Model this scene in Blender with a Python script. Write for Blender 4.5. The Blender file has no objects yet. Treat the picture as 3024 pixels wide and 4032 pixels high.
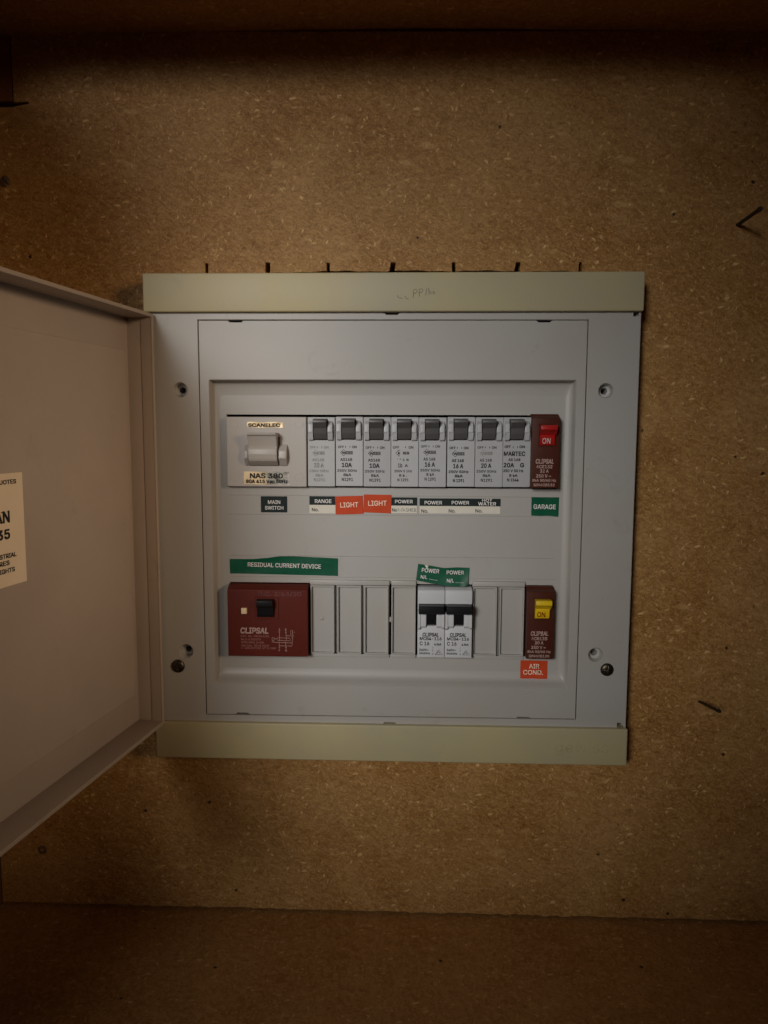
import bpy, bmesh, math, random
from mathutils import Vector, Matrix
from mathutils.geometry import tessellate_polygon

S = bpy.context.scene
COL = S.collection
MM = 0.001

# ---------------------------------------------------------------- camera
def P(x, z, h):                      # millimetres: x right, z up, h out from the wall board
    return Vector((x * MM, -h * MM, z * MM))

cd = bpy.data.cameras.new('camera')
cam = bpy.data.objects.new('camera', cd)
COL.objects.link(cam)
cd.sensor_fit = 'HORIZONTAL'
cd.sensor_width = 36.0
cd.lens = 36.0 * 3029.0 / 3024.0
cd.clip_start = 0.01
cd.clip_end = 50.0
def D3(x, z, h): return Vector((x, -h, z)).normalized()
cr, cu, cf = D3(0.999355, 0.00331917, -0.03575709), D3(-0.00708642, 0.99436729, -0.10575192), D3(-0.03520467, -0.1059371, -0.99374945)
m = Matrix(((cr.x, cu.x, -cf.x), (cr.y, cu.y, -cf.y), (cr.z, cu.z, -cf.z))).to_4x4()
m.translation = P(13.353, 14.142, 515.246)
cam.matrix_world = m
S.camera = cam

# ---------------------------------------------------------------- world, lamps, exposure
w = bpy.data.worlds.new('World')
S.world = w
w.use_nodes = True
w.node_tree.nodes['Background'].inputs[0].default_value = (0.80, 0.36, 0.10, 1)
w.node_tree.nodes['Background'].inputs[1].default_value = 0.023

def aim(o, loc, target):
    o.location = loc
    o.rotation_euler = (target - loc).to_track_quat('-Z', 'Y').to_euler()

ld = bpy.data.lights.new('room_lamp', 'SPOT')
ld.energy = 63.0
ld.color = (1.0, 0.975, 0.945)
ld.spot_size = math.radians(23.5)
ld.spot_blend = 1.0
ld.shadow_soft_size = 0.23
lo = bpy.data.objects.new('room_lamp', ld)
COL.objects.link(lo)
aim(lo, P(-450, 290, 1180), P(-36, -36, 0))

ad = bpy.data.lights.new('hall_lamp', 'SPOT')
ad.energy = 33.0
ad.color = (1.0, 0.72, 0.48)
ad.spot_size = math.radians(19.5)
ad.spot_blend = 0.9
ad.shadow_soft_size = 0.18
ao = bpy.data.objects.new('hall_lamp', ad)
COL.objects.link(ao)
aim(ao, P(735, 240, 800), P(-160, -12, 100))

S.view_settings.view_transform = 'Standard'
S.view_settings.look = 'None'
S.view_settings.exposure = 0.0
S.view_settings.gamma = 1.0
S.render.engine = 'CYCLES'
S.cycles.max_bounces = 6
S.cycles.use_denoising = True

# ---------------------------------------------------------------- materials
def mat(name, col, rough=0.5, metal=0.0, spec=0.5, mottle=0.0, mscale=40.0, tint=None, bump=0.0, bscale=900.0, smudge=0.0, smudge_col=None):
    m_ = bpy.data.materials.new(name)
    m_.use_nodes = True
    nt = m_.node_tree
    b = nt.nodes['Principled BSDF']
    b.inputs['Base Color'].default_value = (*col, 1)
    b.inputs['Roughness'].default_value = rough
    b.inputs['Metallic'].default_value = metal
    b.inputs['Specular IOR Level'].default_value = spec
    geo = nt.nodes.new('ShaderNodeNewGeometry')
    out = None
    if mottle > 0:
        n = nt.nodes.new('ShaderNodeTexNoise')
        n.inputs['Scale'].default_value = mscale
        n.inputs['Detail'].default_value = 6
        n.inputs['Roughness'].default_value = 0.65
        nt.links.new(geo.outputs['Position'], n.inputs['Vector'])
        r = nt.nodes.new('ShaderNodeValToRGB')
        r.color_ramp.elements[0].position = 0.3
        r.color_ramp.elements[1].position = 0.7
        t = tint or tuple(c * (1 - mottle) for c in col)
        r.color_ramp.elements[0].color = (*t, 1)
        r.color_ramp.elements[1].color = (*col, 1)
        nt.links.new(n.outputs['Fac'], r.inputs[0])
        out = r.outputs[0]
        rr = nt.nodes.new('ShaderNodeMapRange')
        rr.inputs[3].default_value = max(0.02, rough - 0.08)
        rr.inputs[4].default_value = min(1, rough + 0.12)
        nt.links.new(n.outputs['Fac'], rr.inputs[0])
        nt.links.new(rr.outputs[0], b.inputs['Roughness'])
    if smudge > 0:
        n2 = nt.nodes.new('ShaderNodeTexNoise')
        n2.inputs['Scale'].default_value = 48
        n2.inputs['Detail'].default_value = 9
        n2.inputs['Roughness'].default_value = 0.72
        n2.inputs['Distortion'].default_value = 0.9
        nt.links.new(geo.outputs['Position'], n2.inputs['Vector'])
        r2 = nt.nodes.new('ShaderNodeValToRGB')
        r2.color_ramp.elements[0].position = 0.60
        r2.color_ramp.elements[1].position = 0.80
        r2.color_ramp.elements[0].color = (0, 0, 0, 1)
        r2.color_ramp.elements[1].color = (smudge, smudge, smudge, 1)
        nt.links.new(n2.outputs['Fac'], r2.inputs[0])
        mx = nt.nodes.new('ShaderNodeMix')
        mx.data_type = 'RGBA'
        nt.links.new(r2.outputs[0], mx.inputs[0])
        if out: nt.links.new(out, mx.inputs[6])
        else: mx.inputs[6].default_value = (*col, 1)
        mx.inputs[7].default_value = (*(smudge_col or (0.22, 0.18, 0.13)), 1)
        out = mx.outputs[2]
    if out: nt.links.new(out, b.inputs['Base Color'])
    if bump > 0:
        n3 = nt.nodes.new('ShaderNodeTexNoise')
        n3.inputs['Scale'].default_value = bscale
        n3.inputs['Detail'].default_value = 3
        nt.links.new(geo.outputs['Position'], n3.inputs['Vector'])
        bp = nt.nodes.new('ShaderNodeBump')
        bp.inputs['Strength'].default_value = bump
        bp.inputs['Distance'].default_value = 0.0003
        nt.links.new(n3.outputs['Fac'], bp.inputs['Height'])
        nt.links.new(bp.outputs[0], b.inputs['Normal'])
    return m_

def particle_board(name, base, mid, light, dark):
    m_ = bpy.data.materials.new(name)
    m_.use_nodes = True
    nt = m_.node_tree
    N, L = nt.nodes.new, nt.links.new
    b = nt.nodes['Principled BSDF']
    b.inputs['Roughness'].default_value = 0.62
    b.inputs['Specular IOR Level'].default_value = 0.35
    geo = N('ShaderNodeNewGeometry')
    pos = geo.outputs['Position']
    def noise(scale, detail=4, rough=0.6, vec=None, dist=0.0):
        n = N('ShaderNodeTexNoise')
        n.inputs['Scale'].default_value = scale
        n.inputs['Detail'].default_value = detail
        n.inputs['Roughness'].default_value = rough
        n.inputs['Distortion'].default_value = dist
        L(vec or pos, n.inputs['Vector'])
        return n
    def ramp(src, p0, p1, c0, c1):
        r = N('ShaderNodeValToRGB')
        r.color_ramp.elements[0].position = p0
        r.color_ramp.elements[1].position = p1
        r.color_ramp.elements[0].color = (*c0, 1)
        r.color_ramp.elements[1].color = (*c1, 1)
        L(src, r.inputs[0])
        return r.outputs[0]
    def math_(op, a, c):
        n = N('ShaderNodeMath')
        n.operation = op
        for i, v in enumerate((a, c)):
            if isinstance(v, (int, float)): n.inputs[i].default_value = v
            else: L(v, n.inputs[i])
        return n.outputs[0]
    def mix(fac, a, c):
        n = N('ShaderNodeMix')
        n.data_type = 'RGBA'
        if isinstance(fac, (int, float)): n.inputs[0].default_value = fac
        else: L(fac, n.inputs[0])
        for i, v in ((6, a), (7, c)):
            if isinstance(v, tuple): n.inputs[i].default_value = (*v, 1)
            else: L(v, n.inputs[i])
        return n.outputs[2]
    # warped coordinates so chips bend a little
    wn = noise(95, 3)
    sub = N('ShaderNodeVectorMath'); sub.operation = 'SUBTRACT'
    L(wn.outputs['Color'], sub.inputs[0]); sub.inputs[1].default_value = (.5, .5, .5)
    sc = N('ShaderNodeVectorMath'); sc.operation = 'SCALE'
    L(sub.outputs[0], sc.inputs[0]); sc.inputs['Scale'].default_value = 0.006
    ad_ = N('ShaderNodeVectorMath'); ad_.operation = 'ADD'
    L(pos, ad_.inputs[0]); L(sc.outputs[0], ad_.inputs[1])
    wp = ad_.outputs[0]
    # fine fibre mix
    def chips(k, ang, sx, sz):
        mp = N('ShaderNodeMapping')
        mp.inputs['Rotation'].default_value = (math.radians(9 * k), math.radians(ang), 0)
        mp.inputs['Location'].default_value = (0.13 * k, 0.31 * k, 0.07 * k)
        L(wp, mp.inputs['Vector'])
        m2 = N('ShaderNodeMapping'); m2.inputs['Scale'].default_value = (sx, 260, sz)
        L(mp.outputs[0], m2.inputs['Vector'])
        v = N('ShaderNodeTexVoronoi'); v.inputs['Scale'].default_value = 1.0
        L(m2.outputs[0], v.inputs['Vector'])
        sp = N('ShaderNodeSeparateColor'); L(v.outputs['Color'], sp.inputs[0])
        return v.outputs['Distance'], sp.outputs
    st = N('ShaderNodeMapping'); st.inputs['Scale'].default_value = (1, 1, 2.3)
    L(wp, st.inputs['Vector'])
    # packed chips of many tones
    d1, r1 = chips(1, 14, 230, 640)
    c = ramp(r1[0], 0.05, 0.95, dark, mid)
    d2, r2 = chips(2, -26, 330, 800)
    c = mix(0.55, c, ramp(r2[0], 0.0, 1.0, dark, light))
    c = mix(0.42, c, base)
    c = mix(ramp(noise(340, 6, 0.75, st.outputs[0]).outputs['Fac'], 0.40, 0.64, (0.6, 0.6, 0.6), (0, 0, 0)), c, dark)
    c = mix(ramp(noise(800, 3, 0.7).outputs['Fac'], 0.50, 0.70, (0, 0, 0), (0.4, 0.4, 0.4)), c, light)
    big = ramp(noise(13, 5, 0.6, None, 0.5).outputs['Fac'], 0.38, 0.68, (0, 0, 0), (0.20, 0.20, 0.20))
    c = mix(big, c, light)
    stain = ramp(noise(9, 6, 0.7, None, 0.8).outputs['Fac'], 0.60, 0.74, (0, 0, 0), (0.35, 0.35, 0.35))
    c = mix(stain, c, dark)
    layers = ((-8, 72, 190, .12, .40, .18), (10, 170, 520, .13, .36, .46), (-38, 250, 700, .11, .34, .50), (46, 260, 700, .11, .33, .50), (84, 330, 700, .08, .32, .42))
    for k, (ang, sx, sz, th, rad, amt) in enumerate(layers):
        dd_, rr_ = chips(k + 3, ang, sx, sz)
        inside = ramp(dd_, rad * 0.6, rad * 1.3, (1, 1, 1), (0, 0, 0))
        f = math_('MULTIPLY', math_('LESS_THAN', rr_[0], th), inside)
        f = math_('MULTIPLY', f, math_('MULTIPLY', math_('POWER', rr_[1], 2.2), amt * 2.0))
        c = mix(f, c, light)
        f2 = math_('MULTIPLY', math_('MULTIPLY', math_('GREATER_THAN', rr_[2], 0.90), inside), amt * 0.9)
        c = mix(f2, c, dark)
    # small black knots
    v = N('ShaderNodeTexVoronoi'); v.inputs['Scale'].default_value = 62
    L(wp, v.inputs['Vector'])
    sp = N('ShaderNodeSeparateColor'); L(v.outputs['Color'], sp.inputs[0])
    spot = math_('MULTIPLY', math_('LESS_THAN', sp.outputs[0], 0.24), ramp(v.outputs['Distance'], 0.055, 0.10, (1, 1, 1), (0, 0, 0)))
    c = mix(spot, c, (0.03, 0.013, 0.004))
    L(c, b.inputs['Base Color'])
    bp = N('ShaderNodeBump')
    bp.inputs['Strength'].default_value = 0.35
    bp.inputs['Distance'].default_value = 0.0004
    L(noise(420, 5, 0.7).outputs['Fac'], bp.inputs['Height'])
    L(bp.outputs[0], b.inputs['Normal'])
    return m_

M = {}
M['board'] = particle_board('particle_board', (0.41, 0.190, 0.032), (0.50, 0.252, 0.056), (0.78, 0.51, 0.22), (0.18, 0.067, 0.008))
M['shelf'] = particle_board('shelf_board', (0.45, 0.21, 0.046), (0.52, 0.265, 0.074), (0.72, 0.46, 0.21), (0.25, 0.10, 0.018))
M['side'] = mat('side_wood', (0.20, 0.10, 0.045), 0.6, mottle=0.4, mscale=30)
M['void'] = mat('cavity', (0.012, 0.011, 0.010), 0.9)  # near-black colour stands in for shade in the cavity and gaps
M['grey'] = mat('grey_plastic', (0.435, 0.43, 0.408), 0.38, tint=(0.425, 0.40, 0.36), mottle=0.07, mscale=11, bump=0.05, bscale=700, smudge=0.40)
M['door'] = mat('door_plastic', (0.45, 0.375, 0.315), 0.48, mottle=0.14, mscale=9, bump=0.06, bscale=700, smudge=0.42)
M['cream'] = mat('yellowed_plastic', (0.53, 0.455, 0.235), 0.45, mottle=0.3, mscale=14, tint=(0.45, 0.405, 0.27), bump=0.05, bscale=700, smudge=0.25)
M['cream_worn'] = mat('grimy_cream_plastic', (0.51, 0.44, 0.23), 0.5, mottle=0.5, mscale=160, tint=(0.41, 0.35, 0.19))
M['white'] = mat('breaker_plastic', (0.475, 0.48, 0.485), 0.40, mottle=0.05, mscale=60, bump=0.04, smudge=0.12)
M['bright'] = mat('white_plastic', (0.61, 0.62, 0.63), 0.35, mottle=0.03, mscale=60, bump=0.03, smudge=0.08)
M['switch'] = mat('switch_plastic', (0.48, 0.445, 0.405), 0.36, mottle=0.06, mscale=50, bump=0.04, smudge=0.14)
M['lever'] = mat('grey_lever', (0.10, 0.098, 0.095), 0.42, bump=0.05)
M['black'] = mat('black_plastic', (0.012, 0.012, 0.013), 0.35, spec=0.2, bump=0.04)
M['brown'] = mat('brown_plastic', (0.080, 0.020, 0.011), 0.42, spec=0.2, mottle=0.15, mscale=90, bump=0.12, bscale=1300)
M['maroon'] = mat('maroon_plastic', (0.125, 0.018, 0.011), 0.5, spec=0.2, mottle=0.15, mscale=90, bump=0.16, bscale=1400)
M['red'] = mat('red_plastic', (0.42, 0.012, 0.010), 0.30, bump=0.03)
M['yellow'] = mat('yellow_plastic', (0.78, 0.52, 0.012), 0.32, bump=0.03)
M['ink'] = mat('black_ink', (0.02, 0.02, 0.02), 0.6, spec=0.2)
M['ink_worn'] = mat('worn_ink', (0.13, 0.125, 0.12), 0.6, spec=0.2, mottle=0.7, mscale=700, tint=(0.40, 0.39, 0.37))
M['print_white'] = mat('white_print', (0.82, 0.80, 0.76), 0.6)
M['print_pink'] = mat('pale_print', (0.62, 0.40, 0.34), 0.6, mottle=0.5, mscale=600)
M['print_faint'] = mat('faint_print', (0.36, 0.14, 0.11), 0.6, mottle=0.5, mscale=600)
M['print_dark'] = mat('dark_print', (0.06, 0.014, 0.012), 0.6, mottle=0.5, mscale=500, tint=(0.2, 0.04, 0.033))
M['print_orange'] = mat('light_print', (0.95, 0.72, 0.55), 0.6)
M['orange'] = mat('orange_vinyl', (0.60, 0.066, 0.016), 0.5, spec=0.2, mottle=0.10, mscale=120)
M['green'] = mat('green_vinyl', (0.005, 0.105, 0.052), 0.40, spec=0.2, mottle=0.25, mscale=90, smudge=0.12, smudge_col=(0.25, 0.42, 0.35))
M['slate'] = mat('slate_vinyl', (0.014, 0.024, 0.023), 0.55, spec=0.2, mottle=0.1, mscale=100)
M['label_white'] = mat('label_white', (0.76, 0.71, 0.60), 0.5, mottle=0.08, mscale=100)
M['paper'] = mat('paper', (0.80, 0.68, 0.51), 0.75, mottle=0.06, mscale=60)
M['pencil'] = mat('pencil', (0.10, 0.088, 0.07), 0.6)
M['pencil_board'] = mat('pencil_on_board', (0.06, 0.035, 0.02), 0.7)
M['brass'] = mat('tarnished_steel', (0.13, 0.11, 0.08), 0.40, metal=1.0, mottle=0.5, mscale=300)
M['rust'] = mat('rusty_nail', (0.045, 0.030, 0.024), 0.6, metal=0.3, mottle=0.5, mscale=400)
M['old_screw'] = mat('old_screw', (0.17, 0.105, 0.05), 0.6, metal=0.1, mottle=0.5, mscale=400)
M['corner'] = mat('reddish_wood', (0.28, 0.10, 0.035), 0.6, mottle=0.4, mscale=60)
M['button'] = mat('cream_button', (0.85, 0.66, 0.40), 0.35)

def foil_mat(name, split):  # reflection painted into the colour: gold left of split, grey and silver right
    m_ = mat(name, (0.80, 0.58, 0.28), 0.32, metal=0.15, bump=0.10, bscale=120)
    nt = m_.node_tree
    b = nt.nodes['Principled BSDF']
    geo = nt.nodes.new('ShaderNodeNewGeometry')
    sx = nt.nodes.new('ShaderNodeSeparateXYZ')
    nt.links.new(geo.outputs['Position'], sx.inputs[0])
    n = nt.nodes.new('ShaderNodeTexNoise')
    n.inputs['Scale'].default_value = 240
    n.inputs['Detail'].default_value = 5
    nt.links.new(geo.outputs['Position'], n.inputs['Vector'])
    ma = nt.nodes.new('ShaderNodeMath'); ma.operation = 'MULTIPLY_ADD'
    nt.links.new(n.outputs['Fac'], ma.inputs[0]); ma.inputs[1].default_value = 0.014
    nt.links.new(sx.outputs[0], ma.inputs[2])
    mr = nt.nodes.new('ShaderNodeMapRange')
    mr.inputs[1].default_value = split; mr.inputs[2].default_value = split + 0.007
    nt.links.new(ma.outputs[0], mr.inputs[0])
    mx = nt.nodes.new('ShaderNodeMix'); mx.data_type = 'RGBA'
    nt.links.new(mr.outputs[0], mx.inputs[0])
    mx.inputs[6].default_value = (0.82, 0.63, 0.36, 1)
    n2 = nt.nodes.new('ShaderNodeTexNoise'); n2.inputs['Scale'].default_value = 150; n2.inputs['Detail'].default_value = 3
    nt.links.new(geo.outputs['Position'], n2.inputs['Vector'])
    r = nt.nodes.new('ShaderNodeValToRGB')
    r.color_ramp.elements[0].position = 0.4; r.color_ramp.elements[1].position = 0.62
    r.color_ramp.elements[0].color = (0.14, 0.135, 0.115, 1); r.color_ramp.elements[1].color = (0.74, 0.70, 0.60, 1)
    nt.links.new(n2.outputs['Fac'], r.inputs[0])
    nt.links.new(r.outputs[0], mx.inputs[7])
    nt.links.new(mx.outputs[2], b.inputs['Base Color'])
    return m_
def vary(m_, lo, hi):
    nt = m_.node_tree
    b = nt.nodes['Principled BSDF']
    src = b.inputs['Base Color'].links[0].from_socket
    oi = nt.nodes.new('ShaderNodeObjectInfo')
    mr = nt.nodes.new('ShaderNodeMapRange'); mr.inputs[3].default_value = lo; mr.inputs[4].default_value = hi
    nt.links.new(oi.outputs['Random'], mr.inputs[0])
    hs = nt.nodes.new('ShaderNodeHueSaturation')
    nt.links.new(mr.outputs[0], hs.inputs['Value'])
    nt.links.new(src, hs.inputs['Color'])
    nt.links.new(hs.outputs[0], b.inputs['Base Color'])
vary(M['white'], 0.90, 1.05)
M['foil'] = foil_mat('gold_foil_painted_reflection', -0.078)
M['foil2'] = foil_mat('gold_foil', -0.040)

# ---------------------------------------------------------------- objects
def thing(name, label, cat, loc, group=None):
    o = bpy.data.objects.new(name, None)
    o.empty_display_size = 0.01
    COL.objects.link(o)
    o.location = P(*loc)
    o['label'] = label
    o['category'] = cat
    if group: o['group'] = group
    o['_o'] = list(loc)
    return o

ORIG = {}
def origin(o):
    return ORIG.get(o.name, (0, 0, 0))

def link_mesh(name, me, material, parent=None, label=None):
    me.materials.clear()
    me.materials.append(M[material])
    o = bpy.data.objects.new(name, me)
    COL.objects.link(o)
    if parent is not None:
        o.parent = parent
        ORIG[o.name] = origin(parent)
    if label: o['label'] = label
    return o

def make(name, bm, material, parent=None, label=None, smooth=35, xf=None):
    """bm is in wall millimetres (x, z, h); parent origins are subtracted."""
    ox, oz, oh = origin(parent) if parent is not None else (0, 0, 0)
    for v in bm.verts:
        x, z, h = v.co if xf is None else xf(*v.co)
        v.co = P(x - ox, z - oz, h - oh)
    bmesh.ops.recalc_face_normals(bm, faces=bm.faces)
    me = bpy.data.meshes.new(name)
    bm.to_mesh(me)
    bm.free()
    if smooth:
        for p in me.polygons: p.use_smooth = True
        me.set_sharp_from_angle(angle=math.radians(smooth))
    return link_mesh(name, me, material, parent, label)

def empty(name, loc, label=None, cat=None, group=None, parent=None):
    o = bpy.data.objects.new(name, None)
    o.empty_display_size = 0.01
    COL.objects.link(o)
    if parent is not None:
        po = origin(parent)
        o.parent = parent
        o.location = P(*(a - b for a, b in zip(loc, po)))
    else:
        o.location = P(*loc)
    ORIG[o.name] = loc
    if label: o['label'] = label
    if cat: o['category'] = cat
    if group: o['group'] = group
    return o

def tag(o, label=None, cat=None, group=None, kind=None):
    for k, v in (('label', label), ('category', cat), ('group', group), ('kind', kind)):
        if v: o[k] = v
    return o

# ---------------------------------------------------------------- geometry (mm)
def box(x0, x1, z0, z1, h0, h1, bev=0.0, seg=2, bm=None):
    b = bmesh.new()
    vs = [b.verts.new((x, z, h)) for h in (h0, h1) for z in (z0, z1) for x in (x0, x1)]
    for f in ((0, 1, 3, 2), (4, 6, 7, 5), (0, 4, 5, 1), (2, 3, 7, 6), (0, 2, 6, 4), (1, 5, 7, 3)):
        b.faces.new([vs[i] for i in f])
    if bev: bmesh.ops.bevel(b, geom=list(b.edges), offset=bev, segments=seg, affect='EDGES', profile=0.6)
    return merge(bm, b)

def merge(dst, src):
    if dst is None: return src
    tmp = bpy.data.meshes.new('tmp')
    src.to_mesh(tmp); src.free()
    dst.from_mesh(tmp)
    bpy.data.meshes.remove(tmp)
    return dst

def prism(prof, x0, x1, bev=0.0, seg=2, bm=None):
    """prof: (z, h) outline swept along x."""
    b = bmesh.new()
    A = [b.verts.new((x0, z, h)) for z, h in prof]
    B = [b.verts.new((x1, z, h)) for z, h in prof]
    n = len(prof)
    b.faces.new(A); b.faces.new(B[::-1])
    for i in range(n):
        j = (i + 1) % n
        b.faces.new((A[i], B[i], B[j], A[j]))
    if bev: bmesh.ops.bevel(b, geom=list(b.edges), offset=bev, segments=seg, affect='EDGES', profile=0.6)
    return merge(bm, b)

def area2(l):
    return sum(l[i][0] * l[(i + 1) % len(l)][1] - l[(i + 1) % len(l)][0] * l[i][1] for i in range(len(l)))

def inset(loop, d):
    """move a loop's edges by d towards the left of its direction (inside for ccw)."""
    n = len(loop); out = []
    for i in range(n):
        p0, p1, p2 = Vector(loop[i - 1]), Vector(loop[i]), Vector(loop[(i + 1) % n])
        e1, e2 = (p1 - p0).normalized(), (p2 - p1).normalized()
        n1, n2 = Vector((-e1.y, e1.x)), Vector((-e2.y, e2.x))
        mi = n1 + n2
        k = max(0.35, 1 + n1.dot(n2))
        out.append(tuple(p1 + mi * (d / k)))
    return out

def plate(outer, holes, h0, h1, ch=0.0, bm=None, back=True):
    """flat plate with holes, h0..h1, front edge chamfer ch."""
    b = bmesh.new()
    loops = [outer if area2(outer) > 0 else outer[::-1]] + [l if area2(l) < 0 else l[::-1] for l in holes]
    tops = [inset(l, ch) if ch else l for l in loops]
    def ring(ls, h): return [[b.verts.new((x, z, h)) for x, z in l] for l in ls]
    bot = ring(loops, h0)
    mid = ring(loops, h1 - ch)
    top = ring(tops, h1) if ch else mid
    def cap(rings, ls):
        flat = [v for r in rings for v in r]
        for t in tessellate_polygon([[Vector((x, z, 0)) for x, z in l] for l in ls]):
            try: b.faces.new([flat[i] for i in t])
            except ValueError: pass
    cap(top, tops)
    if back: cap(bot, loops)
    for A, B in ((bot, mid), (mid, top)):
        if A is B: continue
        for ra, rb in zip(A, B):
            n = len(ra)
            for i in range(n):
                j = (i + 1) % n
                b.faces.new((ra[i], ra[j], rb[j], rb[i]))
    return merge(bm, b)

def rect(x0, x1, z0, z1): return [(x0, z0), (x1, z0), (x1, z1), (x0, z1)]

def rrect(x0, x1, z0, z1, r, k=4):
    o = []
    for cx, cz, a in ((x1 - r, z0 + r, -90), (x1 - r, z1 - r, 0), (x0 + r, z1 - r, 90), (x0 + r, z0 + r, 180)):
        for i in range(k + 1):
            t = math.radians(a + 90 * i / k)
            o.append((cx + r * math.cos(t), cz + r * math.sin(t)))
    return o

def circ(x, z, r, n=28): return [(x + r * math.cos(2 * math.pi * i / n), z + r * math.sin(2 * math.pi * i / n)) for i in range(n)]

def loft(rings, close0=False, close1=False, bm=None):
    b = bmesh.new()
    R_ = [[b.verts.new(p) for p in r] for r in rings]
    n = len(R_[0])
    for A, B in zip(R_, R_[1:]):
        for i in range(n):
            j = (i + 1) % n
            b.faces.new((A[i], A[j], B[j], B[i]))
    if close0: b.faces.new(R_[0][::-1])
    if close1: b.faces.new(R_[-1])
    return merge(bm, b)

def tube(p0, p1, r0, r1, n=14, bm=None):
    a, c = Vector(p0), Vector(p1)
    d = (c - a).normalized()
    u = d.orthogonal().normalized(); v = d.cross(u)
    f = lambda q, r: [tuple(q + u * r * math.cos(2 * math.pi * i / n) + v * r * math.sin(2 * math.pi * i / n)) for i in range(n)]
    return loft([f(a, r0), f(a + (c - a) * 0.5, (r0 + r1) / 2), f(c, r1)], True, True, bm)

def stroke(pts, wd, h, bm=None):
    """flat ribbon along points (pen or print line)."""
    b = bmesh.new()
    n = len(pts); prev = None
    for i, p in enumerate(pts):
        a = Vector(pts[max(0, i - 1)]); c = Vector(pts[min(n - 1, i + 1)])
        d = (c - a)
        d = d.normalized() if d.length > 0 else Vector((1, 0))
        nn = Vector((-d.y, d.x)) * wd / 2
        cur = (b.verts.new((p[0] + nn.x, p[1] + nn.y, h)), b.verts.new((p[0] - nn.x, p[1] - nn.y, h)))
        if prev: b.faces.new((prev[0], prev[1], cur[1], cur[0]))
        prev = cur
    return merge(bm, b)

try:
    FONT = bpy.data.fonts.load(bpy.utils.system_resource('DATAFILES', path='fonts') + '/Inter.woff2')
except Exception:
    FONT = None                                  # Blender's built-in face
def text(bm, s, x0, x1, z0, z1, h, bold=0.0, shear=0.0, thick=0.0, jag=None):
    """lettering stretched into the box x0..x1, z0..z1 at height h."""
    cu_ = bpy.data.curves.new('t', 'FONT')
    cu_.body = s
    if FONT: cu_.font = FONT
    cu_.shear = shear
    cu_.resolution_u = 4
    cu_.extrude = thick
    o = bpy.data.objects.new('t', cu_)
    COL.objects.link(o)
    dg = bpy.context.evaluated_depsgraph_get()
    me = o.evaluated_get(dg).to_mesh()
    co = [v.co.copy() for v in me.vertices]
    b = bmesh.new()
    if co:
        ax, bx_ = min(c.x for c in co), max(c.x for c in co)
        ay, by = min(c.y for c in co), max(c.y for c in co)
        kx, kz = (x1 - x0) / max(1e-6, bx_ - ax), (z1 - z0) / max(1e-6, by - ay)
        e = min(0.027, 0.7 * bold + 0.013)               # heavier strokes: shifted copies, each a hair above the last
        shifts = [(0, 0)] if thick else [(-e, -e), (e, -e), (-e, e), (e, e)]
        for q_, (ex, ez) in enumerate(shifts):
            vs = [b.verts.new((x0 + (c.x - ax + ex) * kx, z0 + (c.y - ay + ez) * kz, h + q_ * 0.008 + c.z * 1000 * MM)) for c in co]
            for p in me.polygons:
                try: b.faces.new([vs[i] for i in p.vertices])
                except ValueError: pass
    o.evaluated_get(dg).to_mesh_clear()
    bpy.data.objects.remove(o)
    bpy.data.curves.remove(cu_)
    return merge(bm, b)

random.seed(4)
HB, HF, HFLOOR = 0.0, 18.5, 10.5      # board face, frame face, recess floor

# ================================================================ SETTING
# board with sawn opening, seven overcut slots along its top, chipped lower edge
def slot(xc, wd, zt, lean): return [(xc + wd / 2, 0), (xc + wd / 2 + lean, zt), (xc - wd / 2 + lean, zt), (xc - wd / 2, 0)]
top_edge = []
slots = ((121.5, 1.9, 122.2, .2), (80.8, 3.2, 122.5, .9), (40.1, 2.2, 122.5, -.3), (-.2, 3.2, 122.7, .8), (-41.9, 2.0, 122.6, 0), (-81.8, 3.0, 123.0, .2), (-122.1, 2.0, 122.6, 0))
def edge_z(x):
    t = x / 128.0
    return 116.2 + 1.0 * (1 - t * t) + 0.35 * math.sin(x * 0.13) + 0.25 * math.sin(x * 0.41 + 1) - (1.6 if x < -60 else 0) * min(1, (-60 - x) / 40 if x < -60 else 0)
hole = [(-140, -180), (140, -180), (140, 104), (130, 114.5)]
xs = sorted([s[0] for s in slots], reverse=True)
lastx = 128
for sx, wd, zt, lean in slots:
    x = lastx
    while x > sx + wd / 2 + 1.5:
        hole.append((x, edge_z(x))); x -= 4.0
    hole += [(sx + wd / 2, edge_z(sx + wd / 2)), (sx + wd / 2 + lean, zt - .2), (sx + lean, zt + .15), (sx - wd / 2 + lean, zt), (sx - wd / 2, edge_z(sx - wd / 2))]
    lastx = sx - wd / 2 - 3
hole += [(-128, 114), (-140, 104)]
outer = []
x = -281.0
while x < 289:
    outer.append((x, -327.4 + random.uniform(-.45, .45) + (random.uniform(-.9, 0.2) if random.random() < .25 else 0)))
    x += random.uniform(2.0, 5.5)
outer += [(289, -327.2), (289, 261), (-246.2, 268), (-246.2, 224.6), (-237, 225.0), (-236.2, 223.9), (-247, 222.0), (-281, 221.4)]
wall_board = tag(make('wall_board', plate(outer, [hole], -16, HB, 0.25), 'board', smooth=0), 'brown particle board wall panel behind the electrical box', None, None, 'structure')
filler = tag(make('wall_panel', plate(rect(-281, -247.4, 225.8, 268), [], -16, -0.8, 0.5), 'corner', smooth=0), 'small reddish timber filler piece in the top corner', None, None, 'structure')
tag(make('back_wall', box(-300, 310, -345, 300, -90, -84), 'void', smooth=0), 'cavity wall coloured near-black for shade behind the particle board', None, None, 'structure')

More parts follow.
